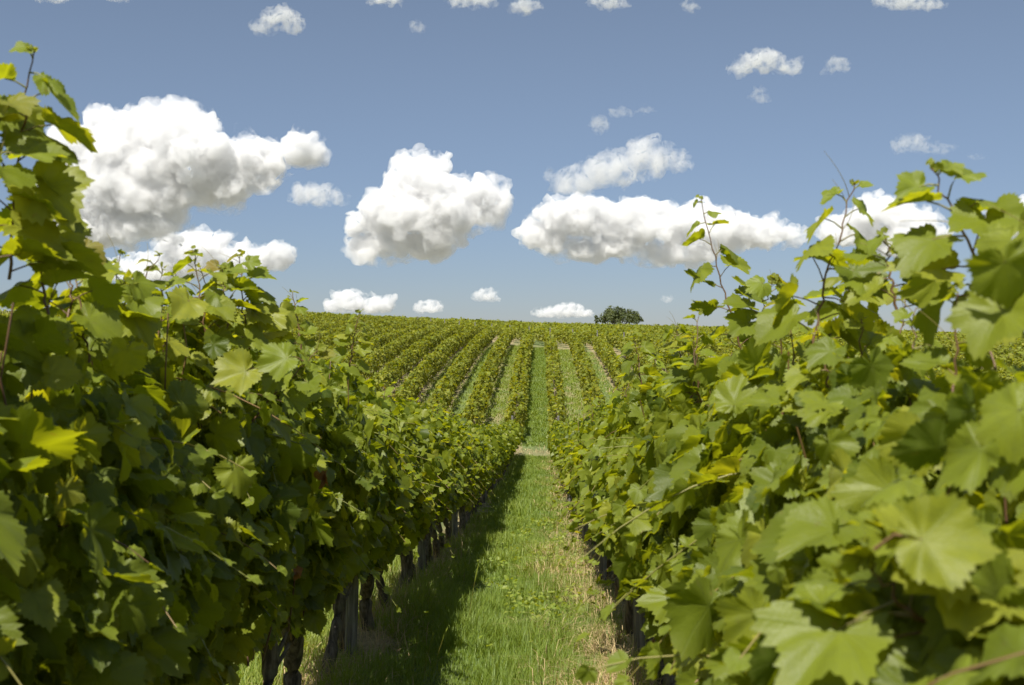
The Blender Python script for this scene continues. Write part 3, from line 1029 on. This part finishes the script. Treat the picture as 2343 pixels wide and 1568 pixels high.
strip(ROW_L, ROW_R, 7.2, 13.5, 4200, .19, .0060)
strip(ROW_L, ROW_R, 13.5, 24, 2300, .15, .009)
strip(ROW_L, ROW_R, 24, 57.5, 800, .16, .017)
strip(ROW_L - SP, ROW_L - .05, 5.0, 20, 1700, .17, .009, light=.25, dry_edge=False)
strip(ROW_R, ROW_R + SP, 6.0, 20, 500, .15, .011)
strip(ROW_L, ROW_R, 61.5, y_end(0), 260, .17, .035, dry_edge=False)
for k in list(range(-11, 0)) + [1, 2, 3, 4, 5]:
    x0 = ROW_L + SP * k
    strip(x0, x0 + SP, 62, y_end(x0 + 1.1), 90 if k % 2 else 60, .17, .045, dry_edge=bool(k % 2 == 0), light=.15)
# long bent straw along the foot of the right row
n = 17000
ys_ = 7.3 + 14 * r.random(n) ** 1.6
xs_ = ROW_R - .30 + r.normal(0, .27, n)
kp = fbm(np.stack((xs_ * 2.2, ys_ * 1.1, xs_ * 0), 1), 3, 77) + 1.1 * (xs_ - (ROW_R - .45)) > -.10
xs_, ys_ = xs_[kp], ys_[kp]
n = len(xs_)
blades(st, xs_, ys_, r.uniform(.15, .42, n), np.full(n, .0055), np.stack((r.uniform(.2, 1, n), r.random(n) * .6, np.zeros(n)), 1), r, lay=3.2, droop=3.4)
n = 2600
blades(st, ROW_L + .12 + r.normal(0, .18, n), 7.3 + 14 * r.random(n), r.uniform(.15, .38, n), np.full(n, .0055), np.stack((r.uniform(.0, .6, n), r.random(n) * .5, np.zeros(n)), 1), r, lay=1.1, droop=1.6)
# the dry break at the foot of the hill
n = 1100
blades(st, r.uniform(-6, 5, n), r.normal(60, .7, n), r.uniform(.08, .2, n), np.full(n, .03), np.stack((r.random(n), r.random(n) * .4, np.zeros(n)), 1), r, lay=1.2)
tag(link('grass', gr.mesh('grass', [M_GRASS])), 'green grass growing in the aisles between the vine rows', 'grass', kind='stuff')
tag(link('dry_grass', st.mesh('dry_grass', [M_STRAW])), 'straw coloured dry grass along the feet of the vines', 'dry grass', kind='stuff')

# low broad-leaved weeds in the middle of the aisle
g = Geo()
n = 2400
wy = 9 + 14 * r.random(n)
wx = np.clip(r.normal(-.05, .36, n), -1.0, .6)
keep = fbm(np.stack((wx * 1.8, wy * .7, wx * 0), 1), 3, 31) + .5 * np.exp(-((wy - 15) / 3.5) ** 2) > .12
wx, wy = wx[keep], wy[keep]
n = len(wx)
wp = np.stack((wx, wy, ground_z(wx, wy) + r.uniform(.05, .17, n)), 1)
put_leaves(g, T2, wp, r.normal(0, .45, (n, 3)) + [0, 0, 1], r.standard_normal((n, 3)), r.uniform(.02, .045, n),
           np.stack((r.uniform(.6, 1, n), r.uniform(.1, .55, n), np.zeros(n)), 1), r)
tag(link('weeds', g.mesh('weeds', [M_GRASS])), 'low broad leaved weeds spread through the aisle grass', 'weeds', kind='stuff')

# foxtail grasses that stand above the turf near the camera
def foxtail(px, py_top, Y, tilt, seed, label):
    r = np.random.default_rng(seed)
    b = pix(px, py_top, Y)
    gz = float(ground_z(b[0], Y))
    h = b[2] - gz
    o = empty('foxtail_grass', (b[0] - tilt * h, Y, gz))
    tag(o, label, 'grass stalk', 'foxtail grasses beside the shadow edge')
    t = np.linspace(0, 1, 9)
    path = np.stack((tilt * h * t ** 1.6, 0 * t, h * t), 1)
    g = Geo()
    put_tube(g, path, np.linspace(.0018, .0012, 9), (.8, .9, 0), 0, 4)
    link('stalk', g.mesh('stalk', [M_GRASS]), o)
    g = Geo()
    u = np.linspace(.74, 1, 7)
    hp = np.array([np.interp(u, t, path[:, c]) for c in range(3)]).T
    put_tube(g, hp, np.array([.002, .0052, .0062, .006, .0052, .004, .0012]), (.9, .5, 0), 0, 7)
    n = 160
    f = r.uniform(.74, 1, n)
    bp = np.array([np.interp(f, t, path[:, c]) for c in range(3)]).T
    a = r.uniform(0, 6.283, n)
    d = np.stack((np.cos(a), np.sin(a), np.full(n, .8)), 1)
    v = np.stack((bp, bp + np.stack((-np.sin(a), np.cos(a), a * 0), 1) * .0012, bp + norm(d) * .013), 1)
    g.add(v.reshape(-1, 3), np.arange(n * 3).reshape(-1, 3), np.zeros((n * 3, 3)), np.tile([.9, .55, 0], (n * 3, 1)), 0)
    link('seed_head', g.mesh('seed_head', [M_GRASS]), o)
for i, (px, py, Y, tl, lab) in enumerate([
        (958, 1440, 8.35, .12, 'foxtail grass with upright seed head, leftmost of those at the shadow edge'),
        (992, 1448, 8.4, .2, 'foxtail grass with leaning seed head between two others at the shadow edge'),
        (1024, 1436, 8.5, .28, 'foxtail grass with the most slanted seed head, right of its two neighbours'),
        (1095, 1290, 10.2, .15, 'slender foxtail grass farther up the aisle at the shadow edge'),
        (975, 1500, 8.2, .1, 'short foxtail grass in front of the other stalks at the shadow edge')]):
    foxtail(px, py, Y, tl, 40 + i, lab)

# ------------------------------------------------------------------ clouds
def cloud_material(name, density, s, grain, lo, hi):
    m = NT(name)
    co = m.new('ShaderNodeTexCoord').outputs['Object']
    n = m.noise(co, 1.0 / (grain * s), 8, .62)
    d = m.math('MULTIPLY', m.ramp(n, lo, hi), density)
    pv = m.new('ShaderNodeVolumePrincipled')
    m.set(pv, Color=rgb(.925, .925, .925), Density=d, Anisotropy=.0)
    m.t.links.new(pv.outputs[0], m.out.inputs['Volume'])
    return m.mat

def ico(sub):
    import bmesh
    bm = bmesh.new()
    bmesh.ops.create_icosphere(bm, subdivisions=sub, radius=1)
    v = np.array([x.co[:] for x in bm.verts]); f = np.array([[x.index for x in q.verts] for q in bm.faces])
    bm.free()
    return v, f
ICO = ico(3)

def cloud_hull(balls, vox, seed, sz, rough, inflate, s):
    V, F, nv = [], [], 0
    for c, rad in balls:
        V.append(ICO[0] * (rad * inflate) + c); F.append(ICO[1] + nv); nv += len(ICO[0])
    me = np_mesh('hull', np.concatenate(V), np.concatenate(F), [])
    tmp = bpy.data.objects.new('hull', me)
    COL.objects.link(tmp)
    md = tmp.modifiers.new('r', 'REMESH'); md.mode = 'VOXEL'; md.voxel_size = vox
    dg = bpy.context.evaluated_depsgraph_get()
    out = bpy.data.meshes.new_from_object(tmp.evaluated_get(dg))
    bpy.data.objects.remove(tmp); bpy.data.meshes.remove(me)
    n = len(out.vertices)
    co = np.empty(n * 3, np.float32); out.vertices.foreach_get('co', co); co = co.reshape(-1, 3).astype(float)
    no = np.empty(n * 3, np.float32); out.vertices.foreach_get('normal', no); no = no.reshape(-1, 3).astype(float)
    w1 = np.stack([vnoise(co / (46 * sz) + k * 19, seed + k) for k in range(3)], 1)
    w2 = np.stack([vnoise(co / (17 * sz) + k * 23, seed + 9 + k) for k in range(3)], 1)
    w3 = np.stack([vnoise(co / (7 * sz) + k * 29, seed + 19 + k) for k in range(3)], 1)
    co2 = co + (w1 * 17 + w2 * 8 + w3 * 3.0) * sz * rough
    d = np.zeros(n)
    for k, (sc, am) in enumerate(((30, 8.), (14, 4.), (7, 2.4), (3.6, 1.4))):
        b = vnoise(co2 / (sc * max(sz, .5)) + 7 * k, seed + 11 * k)
        d += am * sz * ((1 - 2 * np.abs(b)) * .6)
    up = np.clip(.6 + .5 * no[:, 2], .25, 1)
    co2 = co2 + no * (d * up * rough)[:, None]
    low = co2[:, 2] < 0
    co2[low, 2] *= .4
    out.vertices.foreach_set('co', (co2 * s).astype(np.float32).ravel())
    out.update()
    out.materials.clear()
    out.polygons.foreach_set('use_smooth', np.full(len(out.polygons), True))
    return out

def make_cloud(label, ellipses, seed, mfp=9.0, base=None, rough=1.0, vox=3.2, puffs=26):
    """ellipses in photo pixels (x, y, rx, ry); mean free path and voxel in pixels too"""
    r = np.random.default_rng(seed)
    yb = base if base is not None else max(e[1] + e[3] for e in ellipses)
    Yd = 520.0 * FPX / max(40, CY - yb)                  # all bases lie at about the same altitude
    s = Yd / FPX
    cx = np.mean([e[0] for e in ellipses])
    o3 = pix(cx, yb, Yd)
    core = []
    for (ex, ey, rx_, ry_) in ellipses:
        c = (pix(ex, ey, Yd) - o3) / s
        dep = min(rx_, 1.0 * ry_)
        c[1] += r.uniform(-.3, .3) * dep
        core.append((c, np.array([rx_, dep, ry_]) * .84))
        for k in range(puffs):
            u = norm(r.standard_normal(3))
            if u[2] < -.25: u[2] *= .3
            if u[1] > .5: u[1] *= -1
            u = norm(u)
            core.append((c + u * np.array([rx_, dep, ry_]) * r.uniform(.68, .95), np.array([1, 1, .85]) * min(rx_, ry_) * r.uniform(.18, .42)))
    sz = min(1.0, np.mean([min(e[2], e[3]) for e in ellipses]) / 55)
    o = empty('cloud', tuple(o3))
    tag(o, label, 'cloud', 'cumulus clouds in the blue sky')
    for nm, infl, ro, f, vx in (('billow', .93, rough, 1.0, vox), ('veil', 1.10, rough * 1.2, 1.25, vox)):
        me = cloud_hull(core, vx, seed + (100 if nm == 'veil' else 0), sz, ro, infl, s)
        me.name = nm
        me.materials.append(cloud_material('cloud_%s_%d' % (nm, seed), 1.5 / (mfp * f * s), s, max(16, 58 * sz), *((.34, .50) if nm == 'billow' else (.42, .60))))
        link(nm, me, o)

CLOUDS = [
    ('largest white cumulus cloud, towering over the left hedge', [(330, 320, 150, 95), (230, 350, 110, 85), (440, 340, 105, 90), (560, 370, 120, 62),
        (690, 345, 55, 48), (340, 420, 215, 92), (220, 440, 120, 62), (400, 290, 70, 62), (580, 420, 85, 30), (240, 530, 120, 50), (180, 490, 80, 70), (150, 420, 70, 75), (330, 510, 120, 46), (150, 545, 80, 46), (430, 400, 170, 62), (300, 470, 150, 70)], 8., 575),
    ('low cumulus cloud above the left hedge, under the largest cloud', [(455, 580, 95, 55), (380, 610, 120, 42), (560, 595, 90, 38), (630, 590, 45, 34), (300, 620, 70, 30)], 7., 655),
    ('white cumulus tower in the middle of the sky', [(960, 425, 80, 70), (1040, 470, 105, 65), (1110, 465, 62, 55), (920, 500, 90, 60), (840, 520, 62, 40),
        (860, 575, 90, 32), (960, 560, 100, 46), (970, 490, 130, 92), (975, 385, 42, 36)], 7., 606),
    ('long white cumulus bank right of the middle, above the lone tree', [(1330, 500, 130, 52), (1450, 515, 150, 62), (1600, 525, 150, 62), (1250, 540, 90, 42), (1720, 530, 100, 46),
        (1800, 535, 58, 28), (1380, 570, 170, 34), (1540, 585, 120, 30)], 7., 616),
    ('thin cloud floating just above the long cumulus bank', [(1480, 365, 62, 42), (1400, 395, 85, 40), (1310, 415, 70, 34), (1545, 370, 42, 24)], 18., 452),
    ('small ragged cloud beside the tip of the largest cloud', [(720, 448, 52, 30), (765, 452, 32, 18), (690, 452, 30, 22)], 16., 488),
    ('cumulus cloud behind the tall shoots on the right', [(2010, 510, 95, 64), (2090, 530, 80, 52), (1930, 530, 65, 40), (2060, 560, 100, 34)], 7., 590),
    ('cumulus cloud cut by the right edge of the picture', [(2330, 510, 85, 48), (2270, 520, 42, 30)], 7., 560),
    ('low cloud just above the hilltop rows on the left', [(800, 690, 48, 28), (860, 698, 48, 24), (770, 700, 30, 16)], 6., 716),
    ('small bright cloud touching the crest of the upper field', [(985, 702, 34, 16), (960, 706, 18, 12)], 6., 719),
    ('tiny isolated puff above the centre of the skyline', [(1108, 676, 34, 17), (1118, 684, 32, 8)], 9., 692),
    ('cloud on the horizon just left of the lone tree', [(1300, 712, 46, 19), (1250, 716, 38, 13), (1335, 718, 28, 12)], 6., 729),
    ('compact cloud high in the right part of the sky', [(1745, 140, 58, 28), (1800, 152, 42, 18), (1700, 155, 30, 20)], 15., 180),
    ('smaller faint cloud right of the compact high cloud', [(1918, 150, 32, 18), (1895, 162, 18, 10)], 20., 175),
    ('faint curved wisp over the thin cloud right of centre', [(1372, 285, 26, 22), (1420, 258, 32, 12), (1475, 252, 28, 9)], 30., 318),
    ('faint flat wisp in the sky above the rightmost shoots', [(2090, 325, 40, 22), (2140, 342, 50, 14), (2060, 335, 26, 16), (2230, 360, 26, 7)], 26., 364),
    ('ragged cloud near the top edge, left of centre', [(640, 40, 48, 26), (600, 66, 38, 14), (670, 60, 30, 20)], 17., 85),
    ('cloud strip cut by the top edge at the centre', [(1080, 2, 70, 18), (1200, 14, 44, 18), (880, 2, 46, 14)], 15., 36),
    ('cloud cut by the top edge right of centre', [(1390, 4, 52, 18)], 16., 26),
    ('cloud cut by the top edge near the right corner', [(2075, 4, 90, 18), (2120, 12, 50, 12)], 14., 26),
    ('tiny wisp near the top edge below the central strip', [(955, 62, 20, 14)], 22., 78),
    ('speck of cloud near the top edge right of centre', [(1577, 14, 20, 14)], 22., 30),
    ('tiny faint puff right of the lone tree', [(1524, 685, 20, 8)], 14., 694),
    ('small faint wisp below the compact high cloud', [(1738, 222, 20, 18)], 30., 242),
    ('cloud at the top left corner of the picture', [(120, -6, 60, 14), (275, -4, 40, 12)], 18., 10),
]
for i, (lab, ell, mfp, base) in enumerate(CLOUDS):
    small = max(e[2] for e in ell) < 60
    make_cloud(lab, ell, 31 + i, mfp * (3.3 if mfp < 12 else 4.8 if mfp < 19 else 6.0), base, vox=1.7 if small else 2.5, puffs=7 if small else 10, rough=1.5 if mfp > 12 else 1.0)
